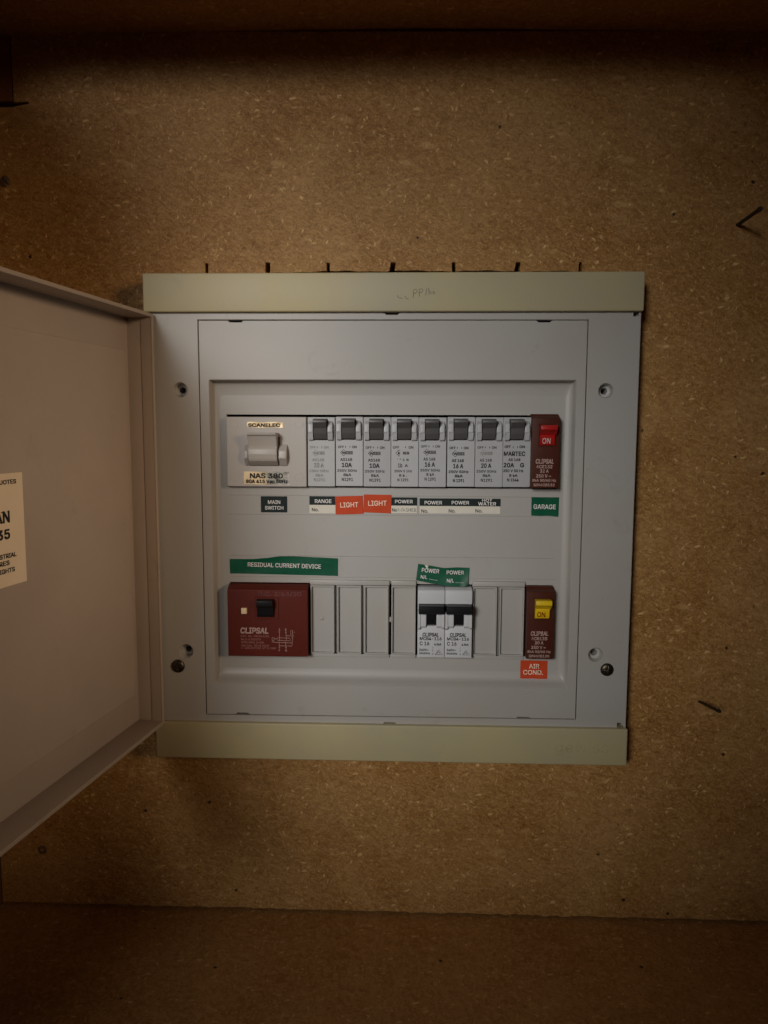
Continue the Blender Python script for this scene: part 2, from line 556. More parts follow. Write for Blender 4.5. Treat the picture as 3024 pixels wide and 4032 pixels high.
# shelf above, shelf below, cupboard side
def slab(pts_a, h0, h1, thick):
    b = bmesh.new()
    lo_ = [(x, z) for x, z in pts_a]; hi = [(x, z + thick) for x, z in reversed(pts_a)]
    return plate(lo_ + hi, [], h0, h1, 0.3, b)
tag(make('ceiling', slab([(-300, 266.3), (-244, 266.0), (15, 266.6), (233, 261.2), (310, 260.0)], -14, 165, 18), 'shelf', smooth=0), 'dark underside of the shelf above the board', None, None, 'structure')
fl = [(-300, -329.6), (440, -329.6)]
tag(make('floor', box(-300, 310, -348, -329.6, -14, 380, 0.4), 'shelf', smooth=0), 'particle board cupboard floor under the wall board', None, None, 'structure')
tag(make('side_wall', box(-300, -281.6, -329.4, 266, -14, 440, 0.4), 'side', smooth=0), 'dark wooden side of the cupboard', None, None, 'structure')
tag(make('side_wall', box(290, 308, -329.4, 258, -14, 318, 0.4), 'side', smooth=0), 'unseen far side of the cupboard, added to block the warm lamp', None, None, 'structure')  # unseen side, added to keep the hall lamp off the board

# pencil note on the board
pm = None
for pts in ([(195.5, 253.3), (199.5, 254.2), (203.8, 254.6)], [(199.8, 254.2), (199.2, 251.5), (199.0, 249.2)], [(202.0, 250.6), (203.6, 251.3), (203.8, 252.0), (202.6, 252.2), (201.9, 251.0), (202.6, 249.6), (204.2, 249.8)], [(206.6, 254.0), (206.2, 251.6), (206.6, 249.6), (207.6, 249.8)], [(220.8, 254.2), (220.6, 251.0), (220.2, 247.6)], [(220.6, 254.3), (223.0, 254.6), (223.8, 253.0), (222.4, 251.6), (220.8, 251.2), (222.6, 249.4), (224.0, 247.4)]):
    pm = stroke(pts, 0.55, 0.08, pm)
make('pencil_mark', pm, 'pencil_board', wall_board, smooth=0)

# ================================================================ ENCLOSURE
db = empty('distribution_board', (0, -206, 0), 'grey electrical distribution board with yellowed top and bottom caps and its door open', 'fuse box')

# back box in the wall
bb = loft([[(-132, -172, HB - 2), (132, -172, HB - 2), (132, 100, HB - 2), (-132, 100, HB - 2)], [(-132, -172, -70), (132, -172, -70), (132, 100, -70), (-132, 100, -70)]], False, True)
make('back_box', bb, 'void', db, smooth=0)

# front frame: plate with opening and four counterbored holes; pry notches along edges
HOLES = ((-136.1, 39.5), (136.1, 39.3), (-136.3, -133.4), (135.2, -132.2))
fo = [(-156.6, -183), (-156.6, 90), (-4.2, 90), (-4.2, 87.8), (-3.2, 86.7), (4.0, 86.7), (5.0, 87.8), (5.0, 90), (151.6, 90), (151.6, 85.5), (155.0, 85.5), (155.0, 90), (156.4, 90), (156.4, -183), (155.2, -183), (155.2, -180.6), (153.2, -178.3), (150.8, -178.3), (150.8, -183), (4.7, -183), (4.7, -181.6), (3.4, -180.5), (-3.3, -180.5), (-4.5, -181.6), (-4.5, -183)]
fi = [(-123.9, -177.1), (123.7, -176.4), (123.9, 83.35), (-123.8, 83.75)]
frame = make('frame', plate(fo, [fi] + [circ(x, z, 4.65) for x, z in HOLES], 14.5, HF, 0.35), 'grey', db, smooth=30)
# skirt of the frame back to the board
for sx0, sx1 in ((154.6, 156.4), (-156.6, -154.8)):
    make('frame_skirt', box(sx0, sx1, -183, 90, 0.2, 14.6), 'grey', db, smooth=0)
for x, z in HOLES:
    r = lambda rad, h, dx=0, dz=0: [(px, pz, h) for px, pz in circ(x + dx, z + dz, rad)]
    make('screw_hole', loft([r(4.7, 18.2), r(4.45, 17.6), r(4.15, 13.6), r(3.7, 12.8), r(2.15, 12.5), r(2.0, 11.5), r(2.0, 1.0)], False, False), 'grey', db, smooth=40)

# caps
for z0, z1, lab in ((88.2, 112.2, 'yellowed cream top cap of the box with pencil writing'), (-206.2, -181.2, 'yellowed cream bottom cap of the box with raised lettering')):
    c = None
    c = box(-157.6, 156.9, z0, z1, 0.3, 22, 0.9, 3, bm=c)
    cap_o = make('cap', c, 'cream', db, lab, smooth=40)
    if z0 > 0:
        pw = None
        for pts in ([(3.6, 98.0), (4.6, 96.6), (7.0, 96.2)], [(8.6, 97.6), (9.4, 96.0), (10.8, 95.8)], [(13.6, 96.4), (13.9, 99.0), (14.0, 101.4), (15.6, 101.8), (16.2, 100.4), (15.0, 99.2), (13.9, 99.0)], [(17.6, 97.2), (17.4, 99.6), (17.6, 101.8), (19.2, 102.0), (19.8, 100.8), (18.8, 99.6), (17.6, 99.6)], [(21.4, 98.0), (21.8, 100.0), (22.2, 102.2)], [(23.6, 98.2), (23.5, 100.6), (23.3, 102.6)], [(23.6, 99.6), (24.6, 100.4), (25.0, 98.6)], [(26.0, 99.0), (26.2, 100.4), (27.0, 100.2), (27.0, 98.9), (26.1, 98.9)]):
            pw = stroke(pts, 0.34, 22.05, pw)
        make('pencil_mark', pw, 'pencil', cap_o, smooth=0)
    else:
        lt = text(None, 'gewiss', 109.5, 144.5, -199.4, -190.2, 21.95, 0.012, 0, 0.26)
        make('raised_lettering', lt, 'cream_worn', cap_o, smooth=0)

# grey lips where the frame rolls under the caps
make('frame_lip', prism([(-178.4, 18.52), (-181.3, 17.4), (-181.3, 15.0), (-178.4, 15.0)], -150.0, -5.0, 0), 'grey', db, smooth=0)
make('frame_lip', prism([(-178.4, 18.52), (-181.3, 17.4), (-181.3, 15.0), (-178.4, 15.0)], 5.2, 150.4, 0), 'grey', db, smooth=0)

# escutcheon: removable inner cover with its recess
eo = [(-123.3, -176.6), (-103.5, -176.55), (-102.5, -175.4), (-95.5, -175.5), (-94.0, -176.5), (84.0, -176.1), (85.5, -175.2), (92.5, -175.3), (94.0, -176.0), (123.1, -175.9), (123.35, 82.95), (101, 83.0), (100, 81.9), (92.5, 81.9), (91.3, 83.0), (-94.5, 83.2), (-95.6, 82.2), (-103.2, 82.2), (-104.2, 83.25), (-123.3, 83.3)]
RX0, RX1, RZ0, RZ1 = -117.2, 117.4, -155.6, 45.9
def rring(t, s, bt, h, r): return [(x, z, h) for x, z in rrect(RX0 + s, RX1 - s, RZ0 + bt, RZ1 - t, r, 4)]
esc = plate(eo, [rrect(RX0, RX1, RZ0, RZ1, 0.8, 4)], 14.0, HF, 0.3)
esc = loft([rring(-.05, -.05, -.05, 18.3, .8), rring(.15, .2, .45, 17.9, .8), rring(.35, .6, 2.2, 14.4, .9), rring(.9, 1.0, 3.2, 12.6, 1.1), rring(2.2, 1.7, 4.6, 11.6, 1.6), rring(5.0, 3.0, 6.6, 10.85, 2.4), rring(9.5, 5.0, 9.0, HFLOOR, 3.0)], bm=esc)
S1 = rect(-108.2, 108.0, -23.7, 24.0)
S2 = rect(-108.0, 107.4, -136.2, -87.6)
esc = plate(rrect(RX0 + 4.9, RX1 - 4.9, RZ0 + 8.9, RZ1 - 9.4, 3.0, 4), [S1, S2], 8.5, HFLOOR - .005, 0.0, esc)
escut = make('inner_cover', esc, 'grey', db, 'grey moulded inner cover with two rows of breaker openings', smooth=30)
for x0, x1, z in ((-107.4, 110, -29.0), (-107.4, 110, -41.7), (-107.4, 107.6, -69.4), (-107.4, 109, -83.6)):
    hh = 0.30 if z != -69.4 else 0.42
    make('ridge', box(x0, x1, z - 0.28, z + 0.28, HFLOOR - .2, HFLOOR + hh, 0.15, 1), 'grey', escut, smooth=0)

# moulded marks above the lower row
em = None
for xm, t in ((-97.5, 'IS'), (-79.5, 'S'), (-62.5, 'EB')):
    em = text(em, t, xm - 1.6, xm + 1.8, -86.6, -84.5, HFLOOR + 0.05, 0.0, 0, 0.12)
make('raised_lettering', em, 'grey', escut, smooth=0)

# blank plates in the lower row: strips with three, one and two rimmed fields
def blanks(xa, xb, fields):
    zt, zb = -85.2, -138.0
    hs = []
    for f0, f1 in zip(fields, fields[1:]): pass
    bl = plate(rrect(xa + .2, xb - .2, -135.9, -87.9, 0.3, 2), [], 7.0, 9.4, 0.2)
    po = make('blank_plate', bl, 'grey', db, smooth=30)
    make('strip_edge', box(xa + .1, xb - .1, -88.5, zt - .1, 10.55, 12.9, 0.4, 2), 'grey', po, smooth=30)
    make('strip_edge', box(xa + .1, xb - .1, zb + .1, -135.7, 10.55, 12.0, 0.3, 2), 'grey', po, smooth=30)
    for a, b in fields:
        rim = plate(rrect(a, b, -135.4, -88.7, 0.5, 2), [rrect(a + .95, b - .95, -134.3, -89.8, 0.2, 2)], 9.2, 13.6, 0.25)
        make('rim', rim, 'grey', po, smooth=30)
        make('field', box(a + .9, b - .9, -134.4, -89.7, 9.8, 11.3), 'grey', po, smooth=0)
    return po
b1 = blanks(-53.8, -0.5, ((-53.3, -37.4), (-35.4, -19.4), (-17.4, -1.2)))
dm = loft([[(x, z, 11.25) for x, z in circ(-46.0, -111.6, 1.7, 16)], [(x, z, 11.85) for x, z in circ(-46.0, -111.4, 0.9, 16)], [(x, z, 11.95) for x, z in circ(-46.0, -111.3, 0.3, 16)]], False, True)
make('moulding_pip', dm, 'grey', b1)
blanks(0.5, 17.2, ((0.7, 16.8),))
blanks(54.3, 88.9, ((54.7, 70.6), (72.4, 88.5)))
make('snapped_tab', box(-0.6, 0.6, -113.4, -110.0, 10.6, 12.2, .2, 1), 'grey', b1, smooth=30)

# fixing screws with cross recess
def screw_mesh(cx, cz, r, h, dome, rot, slotted=False):
    b = bmesh.new(); n = 36; g = {}
    ca, sa = math.cos(rot), math.sin(rot)
    rings_, segs = 14, 36
    grid = []
    for i in range(rings_ + 1):
        row = []
        rr = r * i / rings_
        for j in range(segs):
            t = 2 * math.pi * j / segs
            x, z = rr * math.cos(t), rr * math.sin(t)
            u, v = x * ca + z * sa, -x * sa + z * ca
            hh = h + dome * math.sqrt(max(0, 1 - (i / rings_) ** 2.6))
            L_, w_ = 0.62 * r, 0.16 * r
            if slotted: L_ = 2 * r
            if abs(v) < w_ and abs(u) < L_: hh -= 0.9 * (1 - abs(v) / w_ * .3)
            elif not slotted and abs(u) < w_ and abs(v) < L_: hh -= 0.9 * (1 - abs(u) / w_ * .3)
            row.append(b.verts.new((cx + x, cz + z, max(h - .3, hh))))
        grid.append(row)
    for i in range(rings_):
        for j in range(segs):
            k = (j + 1) % segs
            if i == 0:
                if j == 0: ctr = grid[0][0]
                b.faces.new((grid[0][0], grid[1][j], grid[1][k]))
            else: b.faces.new((grid[i][j], grid[i + 1][j], grid[i + 1][k], grid[i][k]))
    for v in [v for v in b.verts if not v.link_faces]: b.verts.remove(v)
    base = loft([[tuple(v.co) for v in grid[-1]], [(v.co.x, v.co.y, h - 0.8) for v in grid[-1]]])
    return merge(b, base)
make('fixing_screw', screw_mesh(-142.1, -143.7, 4.6, 18.4, 2.0, 0.35), 'brass', db, smooth=25)
make('fixing_screw', screw_mesh(142.8, -142.0, 4.4, 18.4, 2.0, 1.45), 'brass', db, smooth=25)

# ---------------------------------------------------------------- door, swung open past square
DA = math.radians(8.35)
sa_, ca_ = math.sin(DA), math.cos(DA)
def dx(a, z, n):
    return (-151.5 - a * sa_ + n * ca_, z, 20.3 + a * ca_ + n * sa_)
DW, DT, DB = 313.0, 87.2, -183.2
dr = None
dr = box(0, DW, DB, DT, -20.2, -17.6, 0.5, bm=dr)                                  # panel
dr = box(0, DW, DT - 2.3, DT, -17.7, 0, 0.45, bm=dr)                               # top flange
dr = box(0, DW, DB, DB + 2.6, -17.7, 0, 0.45, bm=dr)                               # bottom flange
dr = box(0, 2.0, DB + 2.5, DT - 2.2, -17.7, -7.6, 0.3, bm=dr)                      # hinge flange, stepped
dr = box(0, 2.5, DB + 2.5, DT - 2.2, -8.0, 0, 0.4, bm=dr)
dr = box(DW - 2.3, DW, DB + 2.5, DT - 2.2, -17.7, 0, 0.45, bm=dr)
door = make('door', dr, 'door', db, 'open grey plastic door seen from inside', smooth=35, xf=dx)
make('lining_panel', box(6.2, DW - 6, -162, 64.2, -17.7, -17.15, 0.3, 1), 'door', door, smooth=30, xf=dx)
make('hinge_pin', tube((1.8, DB + 1, -0.6), (1.8, DT - 1, -0.6), 0.9, 0.9, 10), 'door', door, xf=dx)

# printed notice on the door
notice = make('notice', box(113.9, 190, -63.9, -7.8, -17.16, -16.9), 'paper', db, 'cream printed notice stuck inside the door', smooth=0, xf=dx)
nt_ = None
def dtext(s, a_right, a_left, z0, z1, bold=0.02):
    global nt_
    nt_ = text(nt_, s, a_left, a_right, z0, z1, -16.8, bold)
for s, ar, al, z0, z1, bd in (('QUOTES', 119.1, 134.5, -13.2, -11.0, .03), ('AN', 125.4, 136.0, -31.9, -26.5, .035), ('35', 125.8, 135.0, -40.1, -35.5, .035), ('INDUSTRIAL', 121.5, 143.0, -49.7, -47.5, .03), ('RES', 127.0, 134.4, -53.2, -51.0, .03), ('LIGHTS', 123.2, 136.5, -57.1, -54.9, .03)):
    dtext(s, ar, al, z0, z1, bd)
# slab serifs for the two large lines
for a, z in ((125.2, -26.75), (125.2, -31.65), (129.8, -26.75), (129.8, -31.65), (131.4, -31.65), (135.8, -31.65)):
    nt_ = box(a, a + 1.6, z - .25, z + .25, -16.82, -16.8, bm=nt_)
make('lettering', nt_, 'ink', notice, smooth=0, xf=dx)

# ================================================================ STICKERS
def sheet(top, bottom, h, lift=0.1, wave=0.0, curl=None, seed=0, name='sticker', material='green', label=None, thick=0.18, nv=8):
    """thin vinyl: top and bottom edge polylines (left to right) joined by a slightly wavy skin."""
    rnd = random.Random(seed)
    def samp(pl, t):
        d = [0]
        for p, q in zip(pl, pl[1:]): d.append(d[-1] + math.dist(p, q))
        s = t * d[-1]
        for i in range(len(pl) - 1):
            if s <= d[i + 1] + 1e-9:
                k = (s - d[i]) / max(1e-9, d[i + 1] - d[i])
                return tuple(a + (b - a) * k for a, b in zip(pl[i], pl[i + 1]))
        return pl[-1]
    nu = 28
    ph = [rnd.uniform(0, 6.28) for _ in range(4)]
    b = bmesh.new(); g = []; g2 = []
    for j in range(nv + 1):
        r1, r2 = [], []
        for i in range(nu + 1):
            t, s = i / nu, j / nv
            A, B = samp(top, t), samp(bottom, t)
            x, z = A[0] + (B[0] - A[0]) * s, A[1] + (B[1] - A[1]) * s
            hh = h + lift + wave * (math.sin(t * 9 + ph[0] + s * 2) * math.sin(s * 3.1 + ph[1]) * .5 + .5)
            if curl: hh += curl(t, s)
            r1.append(b.verts.new((x, z, hh))); r2.append(b.verts.new((x, z, max(h + .01, hh - thick))))
        g.append(r1); g2.append(r2)
    for G in (g, g2):
        for j in range(nv):
            for i in range(nu): b.faces.new((G[j][i], G[j][i + 1], G[j + 1][i + 1], G[j + 1][i]))
    for i in range(nu):
        b.faces.new((g[0][i], g2[0][i], g2[0][i + 1], g[0][i + 1])); b.faces.new((g[nv][i], g2[nv][i], g2[nv][i + 1], g[nv][i + 1]))
    for j in range(nv):
        b.faces.new((g[j][0], g2[j][0], g2[j + 1][0], g[j + 1][0])); b.faces.new((g[j][nu], g2[j][nu], g2[j + 1][nu], g[j + 1][nu]))
    return make(name, b, material, db, label, smooth=50)

def rotated(bm, ang, cx, cz):
    c, s = math.cos(ang), math.sin(ang)
    for v in bm.verts:
        x, z = v.co.x - cx, v.co.y - cz
        v.co.x, v.co.y = cx + x * c - z * s, cz + x * s + z * c
    return bm
HL = HFLOOR + 0.45
def lettering(parent, lines, h, material='print_white', ang=0.0, c=(0, 0), name='lettering'):
    b = None
    for ln in lines: b = text(b, *ln[:5], h, *(ln[5:]))
    return make(name, rotated(b, ang, *c), material, parent, smooth=0)

st = make('sticker', plate(rrect(-86.2, -68.7, -40.4, -29.7, .3, 2), [], HFLOOR + .02, HFLOOR + .38, .06), 'slate', db, 'dark slate MAIN SWITCH sticker', smooth=0)
lettering(st, (('MAIN', -81.4, -73.3, -34.7, -32.4), ('SWITCH', -83.4, -71.3, -38.5, -36.2)), HL)

def two_tone(x0, x1, z0, z1, zs, label, heads, nos):
    s_ = make('sticker', plate(rrect(x0, x1, z0, zs, .15, 1), [], HFLOOR + .02, HFLOOR + .36, .05), 'label_white', db, label, smooth=0)
    make('header_strip', plate(rrect(x0, x1, zs, z1, .15, 1), [], HFLOOR + .02, HFLOOR + .38, .05), 'slate', s_, smooth=0)
    lettering(s_, heads, HL)
    lettering(s_, nos, HL, 'ink')
    return s_
two_tone(-53.9, -36.6, -40.9, -29.5, -35.2, 'two tone sticker reading RANGE over No.', (('RANGE', -50.2, -39.3, -33.9, -31.5),), (('No.', -52.2, -47.8, -39.5, -37.3),))
s2 = two_tone(0.1, 17.3, -40.4, -29.9, -35.3, 'two tone sticker reading POWER with handwritten WASHER', (('POWER', 2.8, 14.3, -33.7, -31.5),), (('No', 0.9, 4.2, -39.3, -37.2),))
hw = None
for pts in ([(4.9, -37.0), (5.5, -39.2), (6.2, -37.8), (6.8, -39.3), (7.6, -36.7)], [(7.9, -39.3), (8.7, -36.9), (9.4, -39.2)], [(8.2, -38.4), (9.2, -38.3)], [(11.2, -37.2), (10.2, -37.1), (10.2, -38.0), (11.2, -38.4), (11.0, -39.2), (10.0, -39.1)], [(11.8, -37.0), (11.8, -39.2)], [(13.0, -36.9), (13.0, -39.3)], [(11.8, -38.1), (13.0, -38.0)], [(14.9, -37.2), (13.8, -37.2), (13.8, -39.2), (14.9, -39.2)], [(13.8, -38.2), (14.7, -38.1)], [(15.5, -39.3), (15.5, -37.1), (16.5, -37.3), (16.3, -38.2), (15.5, -38.3), (16.8, -39.3)]):
    hw = stroke(pts, 0.30, HL, hw)
make('handwriting', hw, 'pencil', s2, smooth=0)
two_tone(18.9, 71.9, -40.4, -30.4, -35.4, 'long two tone sticker strip reading POWER POWER HOT WATER', (('POWER', 22.2, 33.6, -34.3, -32.1), ('POWER', 40.0, 51.3, -34.2, -32.0), ('HOT', 59.9, 66.4, -32.3, -30.5), ('WATER', 57.4, 68.9, -34.8, -32.7)), (('No.', 20.1, 24.6, -39.9, -37.7), ('No.', 38.1, 42.5, -39.7, -37.5), ('No.', 55.6, 60.2, -39.5, -37.3)))

for pts, lab, tx, an in ((((-36.9, -29.6), (-18.7, -28.9), (-36.3, -41.6), (-18.0, -40.9)), 'orange LIGHT sticker next to the RANGE sticker', (-33.4, -21.6, -36.6, -33.4), .035), (((-17.9, -28.1), (.4, -28.2), (-17.9, -39.9), (.2, -40.5)), 'orange LIGHT sticker next to the WASHER sticker', (-14.9, -2.8, -35.4, -32.2), .012)):
    s_ = sheet([pts[0], pts[1]], [pts[2], pts[3]], HFLOOR + .3, .12, .12, material='orange', label=lab, seed=int(abs(pts[0][0])))
    lettering(s_, (('LIGHT', *tx),), HFLOOR + .72, 'print_orange', an, (sum(tx[:2]) / 2, sum(tx[2:]) / 2))
s_ = sheet([(92.0, -29.1), (110.0, -29.3)], [(92.1, -41.3), (109.8, -41.9)], HFLOOR, .15, .2, material='green', label='small green GARAGE sticker', seed=5)
lettering(s_, (('GARAGE', 93.5, 107.8, -36.9, -33.9),), HFLOOR + .55, 'print_white', -.01, (100, -35))
s_ = sheet([(87.3, -138.8), (105.3, -138.9)], [(87.2, -151.0), (105.2, -151.2)], HFLOOR, .15, .15, material='orange', label='orange AIR COND. sticker below the breaker with yellow lever', seed=6, curl=lambda t, s: 1.9 * max(0, s - .5))
lettering(s_, (('AIR', 93.0, 99.6, -144.0, -141.0), ('COND.', 89.2, 102.2, -148.3, -145.2)), HFLOOR + 1.0, 'print_orange', .0, (96, -145))
s_ = sheet([(-107.7, -72.0), (-92, -71.8), (-82, -70.9), (-75, -69.8), (-64, -69.7), (-50, -70.3), (-35.1, -70.9)], [(-107.6, -81.8), (-90, -81.9), (-70, -82.2), (-50, -82.5), (-35.1, -82.8)], HFLOOR, .15, .35, material='green', label='long green RESIDUAL CURRENT DEVICE sticker', seed=8, curl=lambda t, s: 0.5 * max(0, 1 - s * 4) * math.exp(-((t - .35) / .2) ** 2))
lettering(s_, (('RESIDUAL CURRENT DEVICE', -95.4, -46.4, -77.3, -74.5),), HFLOOR + 1.0, 'print_white', -.022, (-71, -76))
s_ = sheet([(18.3, -74.0), (27, -75.3), (35.3, -76.7), (44, -76.2), (52.4, -76.4)], [(16.9, -84.7), (26, -86.6), (35.8, -88.3), (48.9, -88.8), (51.0, -87.7)], HFLOOR, .2, .3, material='green', label='crumpled green double sticker reading POWER N/L twice', seed=9, curl=lambda t, s: 1.6 * s * s + 1.2 * max(0, t - .85) / .15 * s)
lettering(s_, (('POWER', 20.6, 32.0, -79.6, -76.9), ('N/L', 20.3, 24.6, -84.3, -81.7)), HFLOOR + 1.95, 'print_white', -.085, (26, -80))
lettering(s_, (('POWER', 37.2, 48.4, -80.6, -78.1), ('N/L', 37.4, 42.0, -86.3, -83.6)), HFLOOR + 1.95, 'print_white', -.005, (43, -82))
ul = stroke([(25.6, -83.9), (31.2, -84.9)], .16, HFLOOR + 1.95)
ul = stroke([(43.0, -86.1), (48.4, -86.2)], .16, HFLOOR + 1.95, ul)
make('underline', ul, 'print_white', s_, smooth=0)
tear = plate([(22.4, -74.4), (23.2, -75.0), (24.0, -74.7), (25.2, -75.4), (24.6, -76.2), (24.9, -77.4), (23.8, -77.0), (23.4, -76.2)], [], HFLOOR + .5, HFLOOR + .95)
make('torn_corner', tear, 'label_white', s_, smooth=0)

# ================================================================ BREAKERS
SHARED = {}
def shared(key, name, builder, material, parent):
    """build once in local millimetres, then share the mesh."""
    if key not in SHARED:
        ORIG['__tmp'] = (0, 0, 0)
        bm = builder()
        for v in bm.verts: v.co = P(*v.co)
        bmesh.ops.recalc_face_normals(bm, faces=bm.faces)
        me = bpy.data.meshes.new(name)
        bm.to_mesh(me); bm.free()
        for p in me.polygons: p.use_smooth = True
        me.set_sharp_from_angle(angle=math.radians(23.5))
        me.materials.append(M[material])
        SHARED[key] = me
    o = bpy.data.objects.new(name, SHARED[key])
    COL.objects.link(o)
    o.parent = parent
    ORIG[o.name] = origin(parent)
    return o

def local_print(parent, bm, material, name='lettering'):
    for v in bm.verts: v.co = P(*v.co)
    me = bpy.data.meshes.new(name)
    bm.to_mesh(me); bm.free()
    return link_mesh(name, me, material, parent)

# local frame of a device: x from its left side, z = 0 at its top edge (down is negative), h = 0 at its front
def w_body():
    op = [(4.0, -1.2), (13.1, -1.2), (13.1, -3.3), (14.4, -3.3), (14.4, -3.75), (13.1, -3.75), (13.1, -14.8), (4.0, -14.8)]
    b = plate(rrect(0.08, 17.82, -45.0, 0, .55, 3), [op], -14, 0, .3)
    return box(15.2, 15.35, -44, -17.4, -.1, .06, bm=b)
def w_lever():
    prof = [(-1.5, -6), (-1.5, 6.6), (-1.9, 7.6), (-3.3, 7.9), (-3.7, 7.6), (-7.0, 3.4), (-7.4, 3.3), (-10.5, 2.6), (-14.0, .8), (-14.4, -1), (-14.4, -6)]
    return prism(prof, 4.25, 12.75, .22, 2)
def w_cheek(x0, x1):
    prof = [(-2.4, -.5), (-2.6, .4), (-4.4, 2.8), (-9.6, 3.5), (-10.2, 3.0), (-14.6, 2.2), (-15.3, .6), (-15.4, -.5)]
    return prism(prof, x0, x1, .5, 3)
def weber_logo(x, z, name=True, half=False):
    b = None
    pts = [(x - 2.05, z), (x, z + 2.05), (x + 2.05, z), (x, z - 2.05), (x - 2.05, z)]
    if half: pts = [(x + .7, z + 1.6), (x, z + 2.05), (x - 2.05, z), (x, z - 2.05), (x + .5, z - 1.6)]
    b = stroke(pts, .34, .07, b)
    if half:
        b = text(b, 'K', x - .6, x + .7, z - .75, z + .75, .07, .03)
        return text(b, 'BER', x + 2.6, x + 6.5, z - .8, z + .8, .07, .03)
    b = text(b, 'W', x - 1.1, x + 1.5, z - .75, z + .75, .07, .04)
    b = text(b, 'EBER', x + 1.75, x + 5.9, z - .7, z + .7, .07, .04)
    b = stroke([(x + 1.6, z + .95), (x + 6.1, z + .95)], .2, .07, b)
    return stroke([(x + 1.6, z - .95), (x + 6.1, z - .95)], .2, .07, b)
def arrow(b, x, z): return plate([(x, z + .85), (x + .28, z), (x, z - .85), (x - .28, z)], [], .05, .07, 0, b)

WB = [('30 A', 'N1291', 'ink_worn', 0.0, 'faded 30 A circuit breaker above the RANGE sticker'),
      ('10A', 'N1291', 'ink', 0.0, '10 A circuit breaker right beside the faded 30 A breaker'),
      ('10A', 'N1291', 'ink', -.2, '10 A circuit breaker beside the one with rubbed off print'),
      ('1b A', 'N 1291', 'ink', .1, 'circuit breaker with rubbed off print above the WASHER sticker'),
      ('16 A', 'N 1291', 'ink', .8, '16 A circuit breaker with its print set high, beside the rubbed off one'),
      ('16 A', 'N 1291', 'ink', -.4, '16 A circuit breaker with bold low print, after a black seam'),
      ('20 A', 'N1291', 'ink', .1, '20 A circuit breaker above the HOT WATER sticker'),
      ('20A', 'N1544', 'ink', .3, '20 A G circuit breaker with bold lettering beside the brown breaker')]
for i, (amp, num, ink, dz, lab) in enumerate(WB):
    xo = -54 + 18 * i + (-.25, .12, .1, .08, .06, .42, .38, .3)[i] + random.uniform(-.05, .05)
    zo = 22.5 + random.uniform(-.25, .15)
    t = empty('circuit_breaker', (xo, zo, 15.5 + random.uniform(-.15, .15)), lab, 'circuit breaker', 'circuit breakers in the upper row')
    shared('w_body', 'body', w_body, 'white', t)
    shared('w_lever', 'lever', w_lever, 'lever', t)
    shared('w_cl', 'guard', lambda: w_cheek(.9, 3.85), 'white', t)
    shared('w_cr', 'guard', lambda: w_cheek(13.3, 16.5), 'white', t)
    b = None
    bo = .022 if i in (5, 7) else .008
    z = dz
    if i == 7:
        L_ = [('OFF', 1.0, 4.8, -20.0, -18.4), ('ON', 10.6, 13.9, -20.0, -18.4), ('MARTEC', .7, 14.2, -25.0, -22.3), ('AS 168', 3.6, 11.2, -28.3, -26.7), ('20A', .7, 7.2, -32.4, -29.7), ('G', 11.3, 13.6, -32.4, -29.7), ('250 V 50 Hz', .5, 13.3, -35.5, -33.8), ('8 kA', 4.4, 9.6, -38.5, -36.9), ('N 1544', 3.2, 10.4, -41.5, -39.7)]
    elif i == 3:
        L_ = [('OFF', 1.3, 5.2, -20.3, -18.7), ('ON', 11.4, 14.4, -20.3, -18.7), ("' \" 1 8", 4.2, 11.4, -28.2, -26.8), ('1b', 4.6, 7.3, -32.4, -29.9), ('A', 9.0, 10.9, -32.1, -30.5), ('250V 5 1Hz', 2.3, 13.6, -35.6, -34.1), ('8 k .', 5.3, 10.4, -38.4, -36.9), ('N 1291', 4.3, 11.4, -41.4, -39.7)]
    else:
        L_ = [('OFF', 1.5, 5.4, -20.2, -18.7), ('ON', 10.7, 13.6, -20.2, -18.7), ('AS 168' if i > 3 else 'AS168', 3.1, 10.7, -28.5, -26.7), (amp, 4.1, 10.4, -32.5, -29.8), ('250V 50Hz', 1.1, 13.8, -35.6, -34.0), ('8kA' if i != 4 else '8 kA', 5.1, 10.1, -38.4, -36.7), (num, 4.0, 11.2, -41.5, -39.6)]
    for ln in L_:
        b = text(b, ln[0], ln[1], ln[2], ln[3] + z, ln[4] + z, .07, bo + (.012 if ln[0] in (amp, 'MARTEC') else 0))
    b = arrow(b, 9.3, -19.4 + z)
    if i != 3: b = arrow(b, 6.5, -19.4 + z)
    local_print(t, b, ink)
    if i != 7:
        lg = weber_logo(5.2, -23.2 + z, half=(i == 3))
        local_print(t, lg, 'ink_worn' if i in (0, 6) else 'ink', 'logo')

# brown single pole breakers
def c_body():
    pr = [(2.1, -10), (2.1, -6.6), (.6, -5.2), (-.1, -.6), (-.7, 0), (-44.9, 0), (-45.2, -.4), (-45.2, -20), (2.1, -20)]
    return prism(pr, 0.2, 17.7, .3, 2)
def c_recess(): return plate(rrect(4.2, 15.4, -18.8, -4.0, .4, 2), [rrect(4.9, 14.9, -18.2, -4.6, .2, 2)], -.2, .35, .15)
def c_lever_top():
    pr = [(-4.9, -1), (-4.9, 5.4), (-5.3, 6.2), (-7.6, 6.6), (-8.1, 6.3), (-9.2, 4.2), (-11.4, 1.9), (-11.4, -1)]
    return prism(pr, 4.95, 15.2, .3, 2)
def c_lever_low():
    pr = [(-11.2, -1), (-11.2, 2.1), (-11.7, 2.4), (-15.6, 1.6), (-17.5, .9), (-17.9, .3), (-17.9, -1)]
    return prism(pr, 5.1, 14.4, .25, 2)
